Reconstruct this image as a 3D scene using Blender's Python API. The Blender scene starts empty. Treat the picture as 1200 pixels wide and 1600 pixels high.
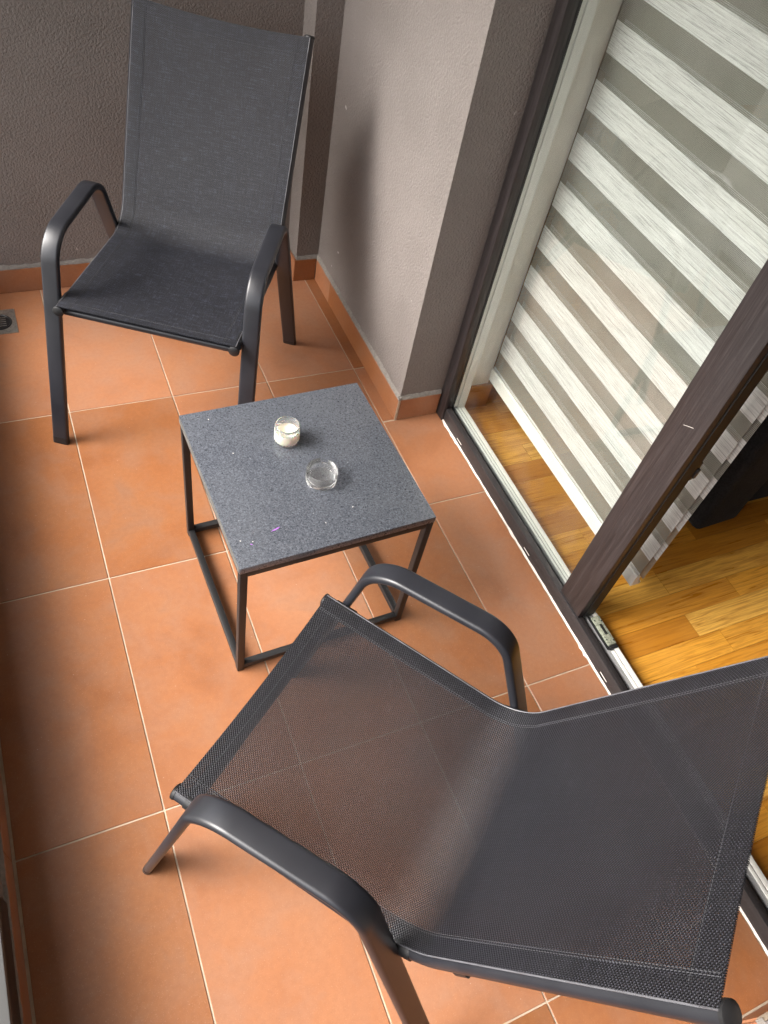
import bpy, bmesh, math, random
from mathutils import Vector, Matrix

random.seed(7)
S = bpy.context.scene
COL = S.collection
R = math.radians

# ------------------------------------------------------------------ camera
cam_data = bpy.data.cameras.new("camera")
cam = bpy.data.objects.new("camera", cam_data)
COL.objects.link(cam)
right = Vector((0.9103762, -0.38173427, 0.15966878))
down = Vector((-0.2088488, -0.75702654, -0.61910662))
fwd = Vector((0.35720771, 0.5302733, -0.76890369))
M = Matrix((right, -down, -fwd)).transposed().to_4x4()
M.translation = Vector((-0.02373055, -1.15755768, 1.69119271))
cam.matrix_world = M
cam_data.sensor_fit = 'HORIZONTAL'
cam_data.sensor_width = 36.0
cam_data.lens = 36.0 * 1197.15 / 1200.0
cam_data.clip_start = 0.02
cam_data.clip_end = 3000
S.camera = cam

# ------------------------------------------------------------------ light
SUN_EL, SUN_AZ = 41.0, 168.0          # azimuth of the sun seen from the balcony, degrees from +X
w = bpy.data.worlds.new("World")
S.world = w
w.use_nodes = True
nt = w.node_tree
nt.nodes.clear()
wo = nt.nodes.new('ShaderNodeOutputWorld')
bg = nt.nodes.new('ShaderNodeBackground')
sky = nt.nodes.new('ShaderNodeTexSky')
sky.sky_type = 'NISHITA'
sky.sun_disc = False
sky.sun_elevation = R(SUN_EL)
sky.sun_rotation = R(90 - SUN_AZ)
sky.air_density = 1.0
sky.dust_density = 7.0
sky.ozone_density = 1.0
bg.inputs['Strength'].default_value = 0.15
hs = nt.nodes.new('ShaderNodeHueSaturation')      # white overcast veil: the blue is washed out evenly
hs.inputs['Saturation'].default_value = 0.35
nt.links.new(sky.outputs[0], hs.inputs['Color'])
nt.links.new(hs.outputs[0], bg.inputs['Color'])
nt.links.new(bg.outputs[0], wo.inputs['Surface'])

sd = bpy.data.lights.new("sun", 'SUN')
sd.energy = 1.0
sd.angle = R(28)
sd.color = (1.0, 0.965, 0.92)
sun = bpy.data.objects.new("sun", sd)
COL.objects.link(sun)
sdir = Vector((math.cos(R(SUN_EL)) * math.cos(R(SUN_AZ)), math.cos(R(SUN_EL)) * math.sin(R(SUN_AZ)), math.sin(R(SUN_EL))))
sun.rotation_euler = sdir.to_track_quat('Z', 'Y').to_euler()
sun.location = sdir * 20

S.view_settings.view_transform = 'Standard'
S.view_settings.look = 'None'
S.view_settings.gamma = 1.0
S.view_settings.use_curve_mapping = False
S.view_settings.exposure = 1.56
S.render.engine = 'CYCLES'
S.cycles.max_bounces = 12
S.cycles.transparent_max_bounces = 24
S.cycles.diffuse_bounces = 6
S.cycles.glossy_bounces = 5
S.cycles.transmission_bounces = 10
S.cycles.blur_glossy = 0.5
S.cycles.sample_clamp_indirect = 6.0
S.cycles.use_denoising = True
S.cycles.denoiser = 'OPENIMAGEDENOISE'
S.cycles.denoising_input_passes = 'RGB_ALBEDO_NORMAL'
S.cycles.denoising_prefilter = 'NONE'

# ------------------------------------------------------------------ material helpers
class NT:
    def __init__(s, name):
        s.m = bpy.data.materials.new(name)
        s.m.use_nodes = True
        s.t = s.m.node_tree
        s.t.nodes.clear()
        s.out = s.n('ShaderNodeOutputMaterial')

    def n(s, typ, **kw):
        nd = s.t.nodes.new(typ)
        for k, v in kw.items():
            if k.startswith('i_'):
                key = k[2:]
                nd.inputs[int(key) if key.isdigit() else key.replace('_', ' ')].default_value = v
            else:
                setattr(nd, k, v)
        return nd

    def l(s, a, b):
        s.t.links.new(a, b)

    def math(s, op, a, b=None, c=None, clamp=False):
        nd = s.n('ShaderNodeMath', operation=op, use_clamp=clamp)
        for i, v in enumerate((a, b, c)):
            if v is None:
                continue
            if isinstance(v, (int, float)):
                nd.inputs[i].default_value = v
            else:
                s.l(v, nd.inputs[i])
        return nd.outputs[0]

    def ramp(s, fac, stops, interp='LINEAR'):
        nd = s.n('ShaderNodeValToRGB')
        nd.color_ramp.interpolation = interp
        el = nd.color_ramp.elements
        while len(el) < len(stops):
            el.new(0.5)
        for e, (p, c) in zip(el, stops):
            e.position = p
            e.color = (c, c, c, 1) if isinstance(c, (int, float)) else (*c, 1)
        s.l(fac, nd.inputs[0])
        return nd.outputs[0]

    def mix(s, fac, a, b, blend='MIX'):
        nd = s.n('ShaderNodeMix', data_type='RGBA', blend_type=blend)
        for sock, v in ((nd.inputs[0], fac), (nd.inputs[6], a), (nd.inputs[7], b)):
            if isinstance(v, (int, float)):
                sock.default_value = v
            elif isinstance(v, tuple):
                sock.default_value = (*v, 1) if len(v) == 3 else v
            else:
                s.l(v, sock)
        return nd.outputs[2]

    def noise(s, vec, scale, detail=4, rough=.55, dist=0.0, dim='3D'):
        nd = s.n('ShaderNodeTexNoise', noise_dimensions=dim)
        nd.inputs['Scale'].default_value = scale
        nd.inputs['Detail'].default_value = detail
        nd.inputs['Roughness'].default_value = rough
        nd.inputs['Distortion'].default_value = dist
        if vec is not None:
            s.l(vec, nd.inputs['Vector'])
        return nd.outputs[0]

    def coord(s, kind='Object'):
        return s.n('ShaderNodeTexCoord').outputs[kind]

    def geo(s):
        return s.n('ShaderNodeNewGeometry').outputs['Position']

    def mapping(s, vec, scale=(1, 1, 1), loc=(0, 0, 0), rot=(0, 0, 0)):
        nd = s.n('ShaderNodeMapping')
        nd.inputs['Scale'].default_value = scale
        nd.inputs['Location'].default_value = loc
        nd.inputs['Rotation'].default_value = rot
        s.l(vec, nd.inputs[0])
        return nd.outputs[0]

    def bump(s, h, strength=.3, dist=.01):
        nd = s.n('ShaderNodeBump')
        nd.inputs['Strength'].default_value = strength
        nd.inputs['Distance'].default_value = dist
        s.l(h, nd.inputs['Height'])
        return nd.outputs[0]

    def bsdf(s, col=None, rough=.5, metal=0., normal=None, spec=.5, connect=True, **kw):
        nd = s.n('ShaderNodeBsdfPrincipled')
        def put(k, v):
            if v is None:
                return
            if isinstance(v, (int, float)):
                nd.inputs[k].default_value = v
            elif isinstance(v, tuple):
                nd.inputs[k].default_value = (*v, 1) if len(v) == 3 else v
            else:
                s.l(v, nd.inputs[k])
        put('Base Color', col)
        put('Roughness', rough)
        put('Metallic', metal)
        put('Specular IOR Level', spec)
        if normal is not None:
            s.l(normal, nd.inputs['Normal'])
        for k, v in kw.items():
            put(k.replace('_', ' '), v)
        if connect:
            s.l(nd.outputs[0], s.out.inputs['Surface'])
        return nd


def rand_offset(t, vec, amount=50.0):
    """vec shifted by a random amount per object so that alike pieces differ"""
    oi = t.n('ShaderNodeObjectInfo')
    cmb = t.n('ShaderNodeCombineXYZ')
    t.l(t.math('MULTIPLY', oi.outputs['Random'], amount), cmb.inputs[0])
    t.l(t.math('MULTIPLY', oi.outputs['Random'], amount * .73), cmb.inputs[1])
    t.l(t.math('MULTIPLY', oi.outputs['Random'], amount * 1.37), cmb.inputs[2])
    ad = t.n('ShaderNodeVectorMath', operation='ADD')
    t.l(vec, ad.inputs[0])
    t.l(cmb.outputs[0], ad.inputs[1])
    return ad.outputs[0], oi.outputs['Random']


def mat_tile():
    t = NT('terracotta_tile')
    v, rnd = rand_offset(t, t.coord())
    big = t.noise(v, 4.2, 5, .6, .5)
    mid = t.noise(v, 11, 5, .6, .4)
    fine = t.noise(v, 90, 4, .6)
    c = t.ramp(big, [(.28, (.31, .120, .050)), (.46, (.385, .155, .067)), (.62, (.39, .170, .080)), (.76, (.32, .165, .098))])
    c = t.mix(t.ramp(mid, [(.45, 0.), (.75, .55)]), c, (.34, .19, .125))
    c = t.mix(t.ramp(fine, [(.35, .25), (.6, 0.)]), c, (.27, .11, .055))
    hs = t.n('ShaderNodeHueSaturation')
    t.l(t.math('MULTIPLY_ADD', rnd, .34, .70), hs.inputs['Value'])
    t.l(t.math('MULTIPLY_ADD', rnd, -.14, 1.07), hs.inputs['Saturation'])
    t.l(c, hs.inputs['Color'])
    c = hs.outputs[0]
    # specks of dust and paint
    vor = t.n('ShaderNodeTexVoronoi')
    vor.inputs['Scale'].default_value = 30
    t.l(v, vor.inputs['Vector'])
    c = t.mix(t.ramp(vor.outputs['Distance'], [(.0, .55), (.045, 0.)]), c, (.6, .5, .42))
    grit = t.noise(v, 420, 2, .7)
    c = t.mix(t.ramp(grit, [(.62, 0.), (.72, .30)]), c, (.55, .36, .24))
    c = t.mix(t.ramp(grit, [(.28, .30), (.38, 0.)]), c, (.18, .075, .04))
    smudge = t.noise(t.mapping(v, (7, 2.2, 1)), 1.0, 6, .65, .8)
    c = t.mix(t.ramp(smudge, [(.52, 0.), (.72, .28)]), c, (.30, .155, .095))
    r = t.math('MULTIPLY_ADD', smudge, .30, .24)
    t.bsdf(c, r, normal=t.bump(t.math('ADD', fine, t.math('MULTIPLY', mid, .6)), .12, .002), spec=.45)
    return t.m


def mat_grout(name, col, var=.25, scale=60, bump=.4):
    t = NT(name)
    p = t.geo()
    n = t.noise(p, scale, 5, .6)
    n2 = t.noise(p, 4, 3)
    c = t.mix(t.ramp(n, [(.3, 1.), (.7, 0.)]), col, tuple(x * (1 - var) for x in col))
    c = t.mix(t.ramp(n2, [(.4, 0.), (.75, .6)]), c, tuple(x * (1 - var * 1.6) for x in col))
    t.bsdf(c, .85, normal=t.bump(n, bump, .003), spec=.25)
    return t.m


def mat_stucco():
    t = NT('stucco')
    p = t.geo()
    b1 = t.noise(p, 150, 3, .5)
    b2 = t.noise(p, 330, 3, .6)
    blot = t.noise(p, 3.5, 4, .6)
    c = t.ramp(blot, [(.3, (.190, .170, .158)), (.7, (.230, .207, .194))])
    c = t.mix(t.ramp(b2, [(.3, .45), (.6, 0.)]), c, (.165, .142, .13))
    c = t.mix(t.ramp(b2, [(.62, 0.), (.8, .5)]), c, (.40, .37, .345))
    # sparse pale paint chips of irregular outline
    vor = t.n('ShaderNodeTexVoronoi')
    vor.inputs['Scale'].default_value = 7.0
    dv = t.n('ShaderNodeVectorMath', operation='ADD')
    t.l(p, dv.inputs[0])
    nz = t.n('ShaderNodeTexNoise')
    nz.inputs['Scale'].default_value = 60
    t.l(p, nz.inputs['Vector'])
    sc = t.n('ShaderNodeVectorMath', operation='SCALE')
    sc.inputs['Scale'].default_value = .035
    t.l(nz.outputs['Color'], sc.inputs[0])
    t.l(sc.outputs[0], dv.inputs[1])
    t.l(dv.outputs[0], vor.inputs['Vector'])
    chip = t.ramp(vor.outputs['Distance'], [(.022, .7), (.040, 0.)])
    c = t.mix(chip, c, (.62, .59, .56))
    h = t.math('ADD', t.math('MULTIPLY', b1, 1.0), t.math('MULTIPLY', b2, .35))
    t.bsdf(c, .9, normal=t.bump(h, .8, .006), spec=.2)
    return t.m


def mat_paint(name, col, rough=.55, bumpy=.05, var=.06):
    t = NT(name)
    p = t.geo()
    n = t.noise(p, 35, 4)
    n2 = t.noise(p, 2.5, 3)
    c = t.mix(t.ramp(n2, [(.3, 0.), (.7, 1.)]), col, tuple(x * (1 - var) for x in col))
    t.bsdf(c, rough, normal=t.bump(n, bumpy, .003), spec=.4)
    return t.m


def mat_metal_paint():
    t = NT('anthracite_powder_coat')
    v = t.coord()
    n = t.noise(v, 900, 2)
    n2 = t.noise(v, 14, 4)
    c = t.ramp(n2, [(.3, (.0135, .0142, .0185)), (.7, (.020, .0208, .026))])
    t.bsdf(c, t.math('MULTIPLY_ADD', n2, .12, .29), normal=t.bump(n, .10, .0006), spec=.6)
    return t.m


def mat_plastic(name, col, rough=.45):
    t = NT(name)
    n = t.noise(t.coord(), 40, 3)
    c = t.mix(t.ramp(n, [(.4, 0.), (.7, .4)]), col, tuple(x * 1.5 + .004 for x in col))
    t.bsdf(c, rough)
    return t.m


def mat_textilene(name, P, open_, lo, mid, hi, rough=.38, spec=.55, heath=.12):
    """coarse see-through PVC weave, pattern in metres along the sling"""
    t = NT(name)
    uv = t.n('ShaderNodeUVMap', uv_map='UVMap')
    sep = t.n('ShaderNodeSeparateXYZ')
    t.l(uv.outputs[0], sep.inputs[0])
    u, v = sep.outputs[0], sep.outputs[1]
    a = t.math('SINE', t.math('MULTIPLY', u, 2 * math.pi / P))
    b = t.math('SINE', t.math('MULTIPLY', v, 2 * math.pi / P))
    ab = t.math('MULTIPLY', a, b)                       # -1..1 checker of over / under threads
    aa = t.math('ABSOLUTE', a)
    bb = t.math('ABSOLUTE', b)
    # a hole wherever four threads meet
    hole = t.math('LESS_THAN', t.math('ADD', aa, bb), open_)
    wob = t.noise(uv.outputs[0], 9, 3, .5)
    heather = t.noise(t.mapping(uv.outputs[0], (26, 330, 1)), 1.0, 4, .7)
    heather2 = t.noise(t.mapping(uv.outputs[0], (330, 40, 1)), 1.0, 3, .7)
    streak = t.noise(t.mapping(uv.outputs[0], (420, 6, 1)), 1.0, 2, .6)
    streak2 = t.noise(t.mapping(uv.outputs[0], (6, 420, 1)), 1.0, 2, .6)
    c = t.ramp(ab, [(.05, lo), (.45, mid), (.88, hi)])
    k = t.math('ADD', t.math('MULTIPLY', streak, .5), t.math('MULTIPLY', streak2, .5))
    c = t.mix(t.ramp(k, [(.42, .8), (.60, 0.)]), c, (.010, .010, .012))
    c = t.mix(t.ramp(wob, [(.3, 0.), (.7, .12)]), c, (.045, .045, .05))
    hh = t.math('ADD', t.math('MULTIPLY', heather, .6), t.math('MULTIPLY', heather2, .4))
    c = t.mix(t.ramp(hh, [(.40, heath), (.50, 0.)]), c, (.004, .0045, .007))
    c = t.mix(t.ramp(hh, [(.52, 0.), (.62, heath)]), c, tuple(x * 1.25 for x in hi))
    bs = t.bsdf(c, rough, normal=t.bump(ab, .45, .0012), spec=spec, connect=False)
    tr = t.n('ShaderNodeBsdfTransparent')
    mx = t.n('ShaderNodeMixShader')
    t.l(hole, mx.inputs[0])
    t.l(bs.outputs[0], mx.inputs[1])
    t.l(tr.outputs[0], mx.inputs[2])
    t.l(mx.outputs[0], t.out.inputs['Surface'])
    return t.m


def mat_thread(name, col):
    t = NT(name)
    n = t.noise(t.coord(), 300, 3)
    c = t.mix(n, col, tuple(x * .6 for x in col))
    t.bsdf(c, .7)
    return t.m


def mat_granite():
    t = NT('dark_speckled_stone')
    v = t.coord()
    n1 = t.noise(v, 330, 3, .7)
    n2 = t.noise(v, 200, 4, .7)
    n3 = t.noise(v, 9, 3)
    vo = t.n('ShaderNodeTexVoronoi')
    vo.inputs['Scale'].default_value = 45
    vo.inputs['Randomness'].default_value = 1
    t.l(v, vo.inputs['Vector'])
    c = t.ramp(n1, [(.34, (.034, .038, .047)), (.50, (.068, .075, .091)), (.66, (.140, .150, .175))])
    c = t.mix(t.ramp(n2, [(.36, .5), (.48, 0.)]), c, (.030, .032, .038))
    c = t.mix(t.ramp(n3, [(.35, 0.), (.7, .3)]), c, (.10, .107, .12))
    c = t.mix(t.ramp(vo.outputs['Distance'], [(.05, .6), (.11, 0.)]), c, (.020, .021, .025))
    vo2 = t.n('ShaderNodeTexVoronoi')
    vo2.inputs['Scale'].default_value = 38
    t.l(t.mapping(v, (1, 1, 1), (3.3, 1.7, 0)), vo2.inputs['Vector'])
    c = t.mix(t.ramp(vo2.outputs['Distance'], [(.03, .8), (.06, 0.)]), c, (.32, .33, .35))
    t.bsdf(c, t.math('MULTIPLY_ADD', n2, .18, .20), normal=t.bump(n1, .05, .0006), spec=.5)
    return t.m


def mat_glass(name, rough=0.0, tint=(1, 1, 1), glint_mix=0.0):
    t = NT(name)
    n = t.noise(t.coord(), 30, 2)
    g = t.n('ShaderNodeBsdfGlass')
    g.inputs['Roughness'].default_value = rough
    g.inputs['IOR'].default_value = 1.48
    t.l(t.mix(n, tint, tuple(x * .97 for x in tint)), g.inputs['Color'])
    if glint_mix > 0:
        d = t.n('ShaderNodeBsdfDiffuse')  # white mixed in to paint the brightness of light caught in the glass
        d.inputs['Color'].default_value = (.9, .9, .9, 1)
        mx = t.n('ShaderNodeMixShader')
        t.l(t.ramp(n, [(.3, glint_mix * .6), (.7, glint_mix * 1.4)]), mx.inputs[0])
        t.l(g.outputs[0], mx.inputs[1])
        t.l(d.outputs[0], mx.inputs[2])
        t.l(mx.outputs[0], t.out.inputs['Surface'])
    else:
        t.l(g.outputs[0], t.out.inputs['Surface'])
    return t.m


def mat_pane():
    """thin clear sheet: mirror reflection by Fresnel, the rest passes straight through"""
    t = NT('window_glass')
    lw = t.n('ShaderNodeLayerWeight')
    lw.inputs['Blend'].default_value = .5
    fr = t.math('MULTIPLY_ADD', t.math('POWER', lw.outputs['Facing'], 5.0), .88, .085)   # Schlick, two sheets
    smear = t.noise(t.geo(), 6, 4, .6)
    gl = t.n('ShaderNodeBsdfGlossy')
    gl.inputs['Roughness'].default_value = 0.0
    tr = t.n('ShaderNodeBsdfTransparent')
    tr.inputs['Color'].default_value = (.95, .97, .96, 1)
    df = t.n('ShaderNodeBsdfDiffuse')
    df.inputs['Color'].default_value = (.7, .7, .7, 1)
    m0 = t.n('ShaderNodeMixShader')
    t.l(t.ramp(smear, [(.45, .0), (.8, .035)]), m0.inputs[0])
    t.l(tr.outputs[0], m0.inputs[1])
    t.l(df.outputs[0], m0.inputs[2])
    mx = t.n('ShaderNodeMixShader')
    t.l(fr, mx.inputs[0])
    t.l(m0.outputs[0], mx.inputs[1])
    t.l(gl.outputs[0], mx.inputs[2])
    t.l(mx.outputs[0], t.out.inputs['Surface'])
    return t.m


def mat_woodfoil():
    t = NT('dark_wood_foil')
    p = t.geo()
    v = t.mapping(p, (160, 160, 5))
    g = t.noise(v, 1.0, 5, .65, .6)
    g2 = t.noise(t.mapping(p, (420, 420, 9)), 1.0, 3, .7)
    c = t.ramp(g, [(.3, (.014, .011, .011)), (.52, (.027, .022, .0225)), (.72, (.044, .037, .037))])
    c = t.mix(t.ramp(g2, [(.55, 0.), (.75, .55)]), c, (.075, .066, .065))
    t.bsdf(c, .42, normal=t.bump(g2, .25, .001), spec=.45)
    return t.m


def mat_woodfoil_sill():
    t = NT('dark_wood_foil_sill')
    p = t.geo()
    g = t.noise(t.mapping(p, (160, 6, 160)), 1.0, 5, .65, .5)
    d = t.noise(p, 140, 4, .7)
    c = t.ramp(g, [(.3, (.014, .012, .0125)), (.7, (.030, .026, .027))])
    c = t.mix(t.ramp(d, [(.58, 0.), (.75, .45)]), c, (.11, .10, .10))
    t.bsdf(c, .5, normal=t.bump(g, .15, .001))
    return t.m


def mat_parquet():
    t = NT('oak_parquet')
    v, rnd = rand_offset(t, t.coord(), 40)
    warp = t.noise(v, 5, 3)
    g = t.noise(t.mapping(v, (5, 90, 20)), 1.0, 5, .6, 1.2)
    g2 = t.noise(t.mapping(v, (12, 420, 60)), 1.0, 3, .65, .3)
    c = t.ramp(rnd, [(0., (.42, .160, .014)), (.3, (.60, .26, .028)), (.7, (.75, .37, .05)), (1., (.80, .48, .11))])
    c = t.mix(t.ramp(g, [(.36, .65), (.56, 0.)]), c, (.28, .090, .008))
    c = t.mix(t.ramp(g2, [(.38, .28), (.55, 0.)]), c, (.26, .095, .015))
    c = t.mix(t.ramp(warp, [(.4, 0.), (.75, .3)]), c, (.62, .30, .06))
    t.bsdf(c, t.math('MULTIPLY_ADD', g, .15, .22), normal=t.bump(g2, .06, .0008), spec=.5)
    return t.m


def mat_blind(opaque):
    t = NT('blind_band_fabric' if opaque else 'blind_sheer_mesh')
    p = t.geo()
    sep = t.n('ShaderNodeSeparateXYZ')
    t.l(p, sep.inputs[0])
    if opaque:
        g = t.noise(t.mapping(p, (9, 9, 620)), 1.0, 3, .75)
        g2 = t.noise(t.mapping(p, (30, 30, 300)), 1.0, 3, .6)
        c = t.ramp(g, [(.34, (.36, .35, .34)), (.48, (.66, .655, .635)), (.62, (.80, .795, .77))])
        c = t.mix(t.ramp(g2, [(.5, 0.), (.7, .55)]), c, (.84, .835, .815))
        bs = t.bsdf(c, .85, normal=t.bump(g, .3, .0012), spec=.2, connect=False)
        tl = t.n('ShaderNodeBsdfTranslucent')
        t.l(c, tl.inputs['Color'])
        mx = t.n('ShaderNodeMixShader')
        mx.inputs[0].default_value = .22
        t.l(bs.outputs[0], mx.inputs[1])
        t.l(tl.outputs[0], mx.inputs[2])
    else:
        P = .0030
        a = t.math('SINE', t.math('MULTIPLY', sep.outputs[2], 2 * math.pi / P))
        b = t.math('SINE', t.math('MULTIPLY', sep.outputs[1], 2 * math.pi / P))
        solid = t.math('GREATER_THAN', t.math('MAXIMUM', a, b), .74)
        bs = t.bsdf((.30, .285, .245), .8, connect=False)
        tr = t.n('ShaderNodeBsdfTransparent')
        mx = t.n('ShaderNodeMixShader')
        t.l(solid, mx.inputs[0])
        t.l(tr.outputs[0], mx.inputs[1])
        t.l(bs.outputs[0], mx.inputs[2])
    t.l(mx.outputs[0], t.out.inputs['Surface'])
    return t.m


def mat_cloth(name, col, scale=160, sheen=.25):
    t = NT(name)
    v = t.coord()
    n = t.noise(v, scale, 4, .7)
    n2 = t.noise(v, 8, 4)
    c = t.mix(t.ramp(n, [(.35, 0.), (.65, 1.)]), tuple(x * .55 for x in col), tuple(x * 1.35 for x in col))
    c = t.mix(t.ramp(n2, [(.4, 0.), (.7, .5)]), c, tuple(x * 1.5 for x in col))
    t.bsdf(c, .95, normal=t.bump(n, .5, .003), spec=.1, Sheen_Weight=sheen)
    return t.m


def mat_steel(name, col=(.55, .54, .50), rough=.32):
    t = NT(name)
    n = t.noise(t.coord(), 120, 4, .7)
    c = t.mix(t.ramp(n, [(.45, 0.), (.7, .8)]), col, tuple(x * .45 for x in col))
    t.bsdf(c, t.math('MULTIPLY_ADD', n, .25, rough - .1), metal=.9)
    return t.m


def mat_lock():
    t = NT('zinc_lock_plate')
    n = t.noise(t.coord(), 260, 4, .7)
    c = t.ramp(n, [(.36, (.10, .11, .085)), (.48, (.34, .36, .28)), (.7, (.44, .46, .37))])
    t.bsdf(c, .45, metal=.35)
    return t.m


def mat_wax():
    t = NT('cream_wax')
    n = t.noise(t.coord(), 60, 3)
    c = t.mix(n, (.86, .83, .70), (.80, .77, .62))
    t.bsdf(c, .5, Subsurface_Weight=.25)
    return t.m


def mat_ground():
    t = NT('far_ground')
    p = t.geo()
    n = t.noise(p, .06, 5)
    n2 = t.noise(p, .8, 4)
    c = t.ramp(n, [(.35, (.05, .075, .03)), (.5, (.13, .12, .10)), (.65, (.2, .19, .175))])
    c = t.mix(t.ramp(n2, [(.4, 0.), (.7, .5)]), c, (.09, .09, .08))
    t.bsdf(c, .95)
    return t.m


MT = dict(tile=mat_tile(), grout=mat_grout('cream_tile_grout', (.62, .50, .38), .34, 25),
          cement=mat_grout('grey_cement_fillet', (.285, .26, .235), .35, 110, .8),
          silicone=mat_grout('white_sealant', (.78, .70, .64), .15, 30),
          stucco=mat_stucco(), cream=mat_paint('cream_reveal_paint', (.89, .86, .79), .6, .04),
          room=mat_paint('beige_room_paint', (.62, .58, .48), .75, .06),
          white=mat_paint('white_profile', (.80, .79, .75), .35, .0),
          track=mat_paint('grey_track', (.30, .30, .30), .4, .0, .1),
          metal=mat_metal_paint(), frame=mat_plastic('black_frame_paint', (.0085, .008, .0085), .5), black=mat_plastic('black_plastic', (.012, .012, .013), .38),
          rubber=mat_plastic('black_gasket', (.008, .008, .008), .6),
          sling=mat_textilene('textilene_mesh', .0050, .82, (.0015, .0015, .0024), (.0065, .0063, .0092), (.088, .086, .111), .45, .38),
          sling2=mat_textilene('textilene_mesh_dense', .0046, .50, (.003, .0032, .005), (.0135, .0148, .022), (.088, .097, .138), .52, .35, .28), thread=mat_thread('grey_thread', (.085, .085, .094)),
          hem=mat_thread('sling_edging', (.05, .049, .055)),
          cord=mat_plastic('grey_edge_cord', (.10, .10, .11), .30), stone=mat_granite(), stone_edge=mat_grout('pale_stone_edge', (.16, .155, .145), .5, 220, .5),
          glass=mat_glass('clear_glass', glint_mix=.06), ashglass=mat_glass('brightened_clear_glass', glint_mix=.045), pane=mat_pane(), foil=mat_woodfoil(), sill=mat_woodfoil_sill(),
          parquet=mat_parquet(), band=mat_blind(True), sheer=mat_blind(False),
          couch=mat_cloth('charcoal_upholstery', (.017, .0175, .020), 160, 0.03),
          pale=mat_cloth('pale_cloth', (.55, .53, .49), 300), darkcloth=mat_cloth('dark_grey_cloth', (.05, .05, .05)),
          steel=mat_steel('dull_steel'), lock=mat_lock(), wax=mat_wax(),
          coping=mat_paint('grey_coping_paint', (.10, .10, .098), .6, .05),
          tan=mat_paint('tan_wood', (.42, .28, .13), .5, .05, .3),
          purple=mat_paint('purple_mark', (.38, .14, .55), .6), ivory=mat_paint('ivory_mark', (.75, .72, .68), .6),
          ground=mat_ground())

# ------------------------------------------------------------------ object helpers
def tag(o, label=None, cat=None, group=None, kind=None):
    if label: o['label'] = label
    if cat: o['category'] = cat
    if group: o['group'] = group
    if kind: o['kind'] = kind
    return o


def link(name, me, parent=None):
    o = bpy.data.objects.new(name, me)
    COL.objects.link(o)
    if parent is not None:
        o.parent = parent
    return o


def thing(name, label, cat, loc=(0, 0, 0), rz=0, group=None, kind=None):
    o = bpy.data.objects.new(name, None)
    o.empty_display_size = .1
    COL.objects.link(o)
    o.location = loc
    o.rotation_euler = (0, 0, rz)
    return tag(o, label, cat, group, kind)


def finish(bm, name, mat, parent=None, smooth=False, angle=35):
    me = bpy.data.meshes.new(name)
    bmesh.ops.recalc_face_normals(bm, faces=bm.faces[:])
    bm.to_mesh(me)
    bm.free()
    for mm in (mat if isinstance(mat, (list, tuple)) else [mat]):
        me.materials.append(mm)
    if smooth:
        me.polygons.foreach_set('use_smooth', [True] * len(me.polygons))
        me.set_sharp_from_angle(angle=R(angle))
    return link(name, me, parent)


def add_box(bm, lo, hi, bevel=0.0, seg=2):
    r = bmesh.ops.create_cube(bm, size=1.0)
    vs = r['verts']
    for v in vs:
        v.co = Vector([lo[i] + (v.co[i] + .5) * (hi[i] - lo[i]) for i in range(3)])
    if bevel > 0:
        es = list({e for v in vs for e in v.link_edges})
        bmesh.ops.bevel(bm, geom=es, offset=bevel, segments=seg, affect='EDGES', profile=.5)


def box(name, lo, hi, mat, parent=None, bevel=0.0, seg=2):
    bm = bmesh.new()
    add_box(bm, lo, hi, bevel, seg)
    return finish(bm, name, mat, parent, smooth=bevel > 0)


def lathe(bm, prof, n=48, cx=0, cy=0, radial=None):
    """prof: closed list of (r, z); revolve. radial(i, r, z) may modulate the radius"""
    rings = []
    for (r, z) in prof:
        if r < 1e-6:
            rings.append([bm.verts.new((cx, cy, z))])
            continue
        ring = []
        for i in range(n):
            a = 2 * math.pi * i / n
            rr = radial(a, r, z) if radial else r
            ring.append(bm.verts.new((cx + rr * math.cos(a), cy + rr * math.sin(a), z)))
        rings.append(ring)
    for a, b in zip(rings, rings[1:]):
        if len(a) == 1 and len(b) == 1:
            continue
        for i in range(n):
            j = (i + 1) % n
            if len(a) == 1:
                bm.faces.new((a[0], b[i], b[j]))
            elif len(b) == 1:
                bm.faces.new((a[i], a[j], b[0]))
            else:
                bm.faces.new((a[i], a[j], b[j], b[i]))


def tube(bm, pts, section, lateral, cap=(True, True)):
    """sweep the closed 2-D section (lateral, normal) along pts, all roughly in a plane square to lateral"""
    rings = []
    n = len(pts)
    for i, p in enumerate(pts):
        t = (pts[min(i + 1, n - 1)] - pts[max(i - 1, 0)]).normalized()
        lat = (lateral - t * lateral.dot(t)).normalized()
        nor = t.cross(lat).normalized()
        rings.append([bm.verts.new(p + lat * a + nor * b) for a, b in section])
    m = len(section)
    for a, b in zip(rings, rings[1:]):
        for i in range(m):
            j = (i + 1) % m
            bm.faces.new((a[i], a[j], b[j], b[i]))
    if cap[0]: bm.faces.new(list(reversed(rings[0])))
    if cap[1]: bm.faces.new(rings[-1])
    return rings


def circle(r, n=14, sq=1.0):
    return [(r * math.cos(2 * math.pi * i / n), r * sq * math.sin(2 * math.pi * i / n)) for i in range(n)]


def rrect(w_, h_, r, k=4):
    out = []
    for cx, cy, a0 in ((w_ / 2 - r, h_ / 2 - r, 0), (-w_ / 2 + r, h_ / 2 - r, 90), (-w_ / 2 + r, -h_ / 2 + r, 180), (w_ / 2 - r, -h_ / 2 + r, 270)):
        for i in range(k + 1):
            a = R(a0 + 90 * i / k)
            out.append((cx + r * math.cos(a), cy + r * math.sin(a)))
    return out


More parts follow.
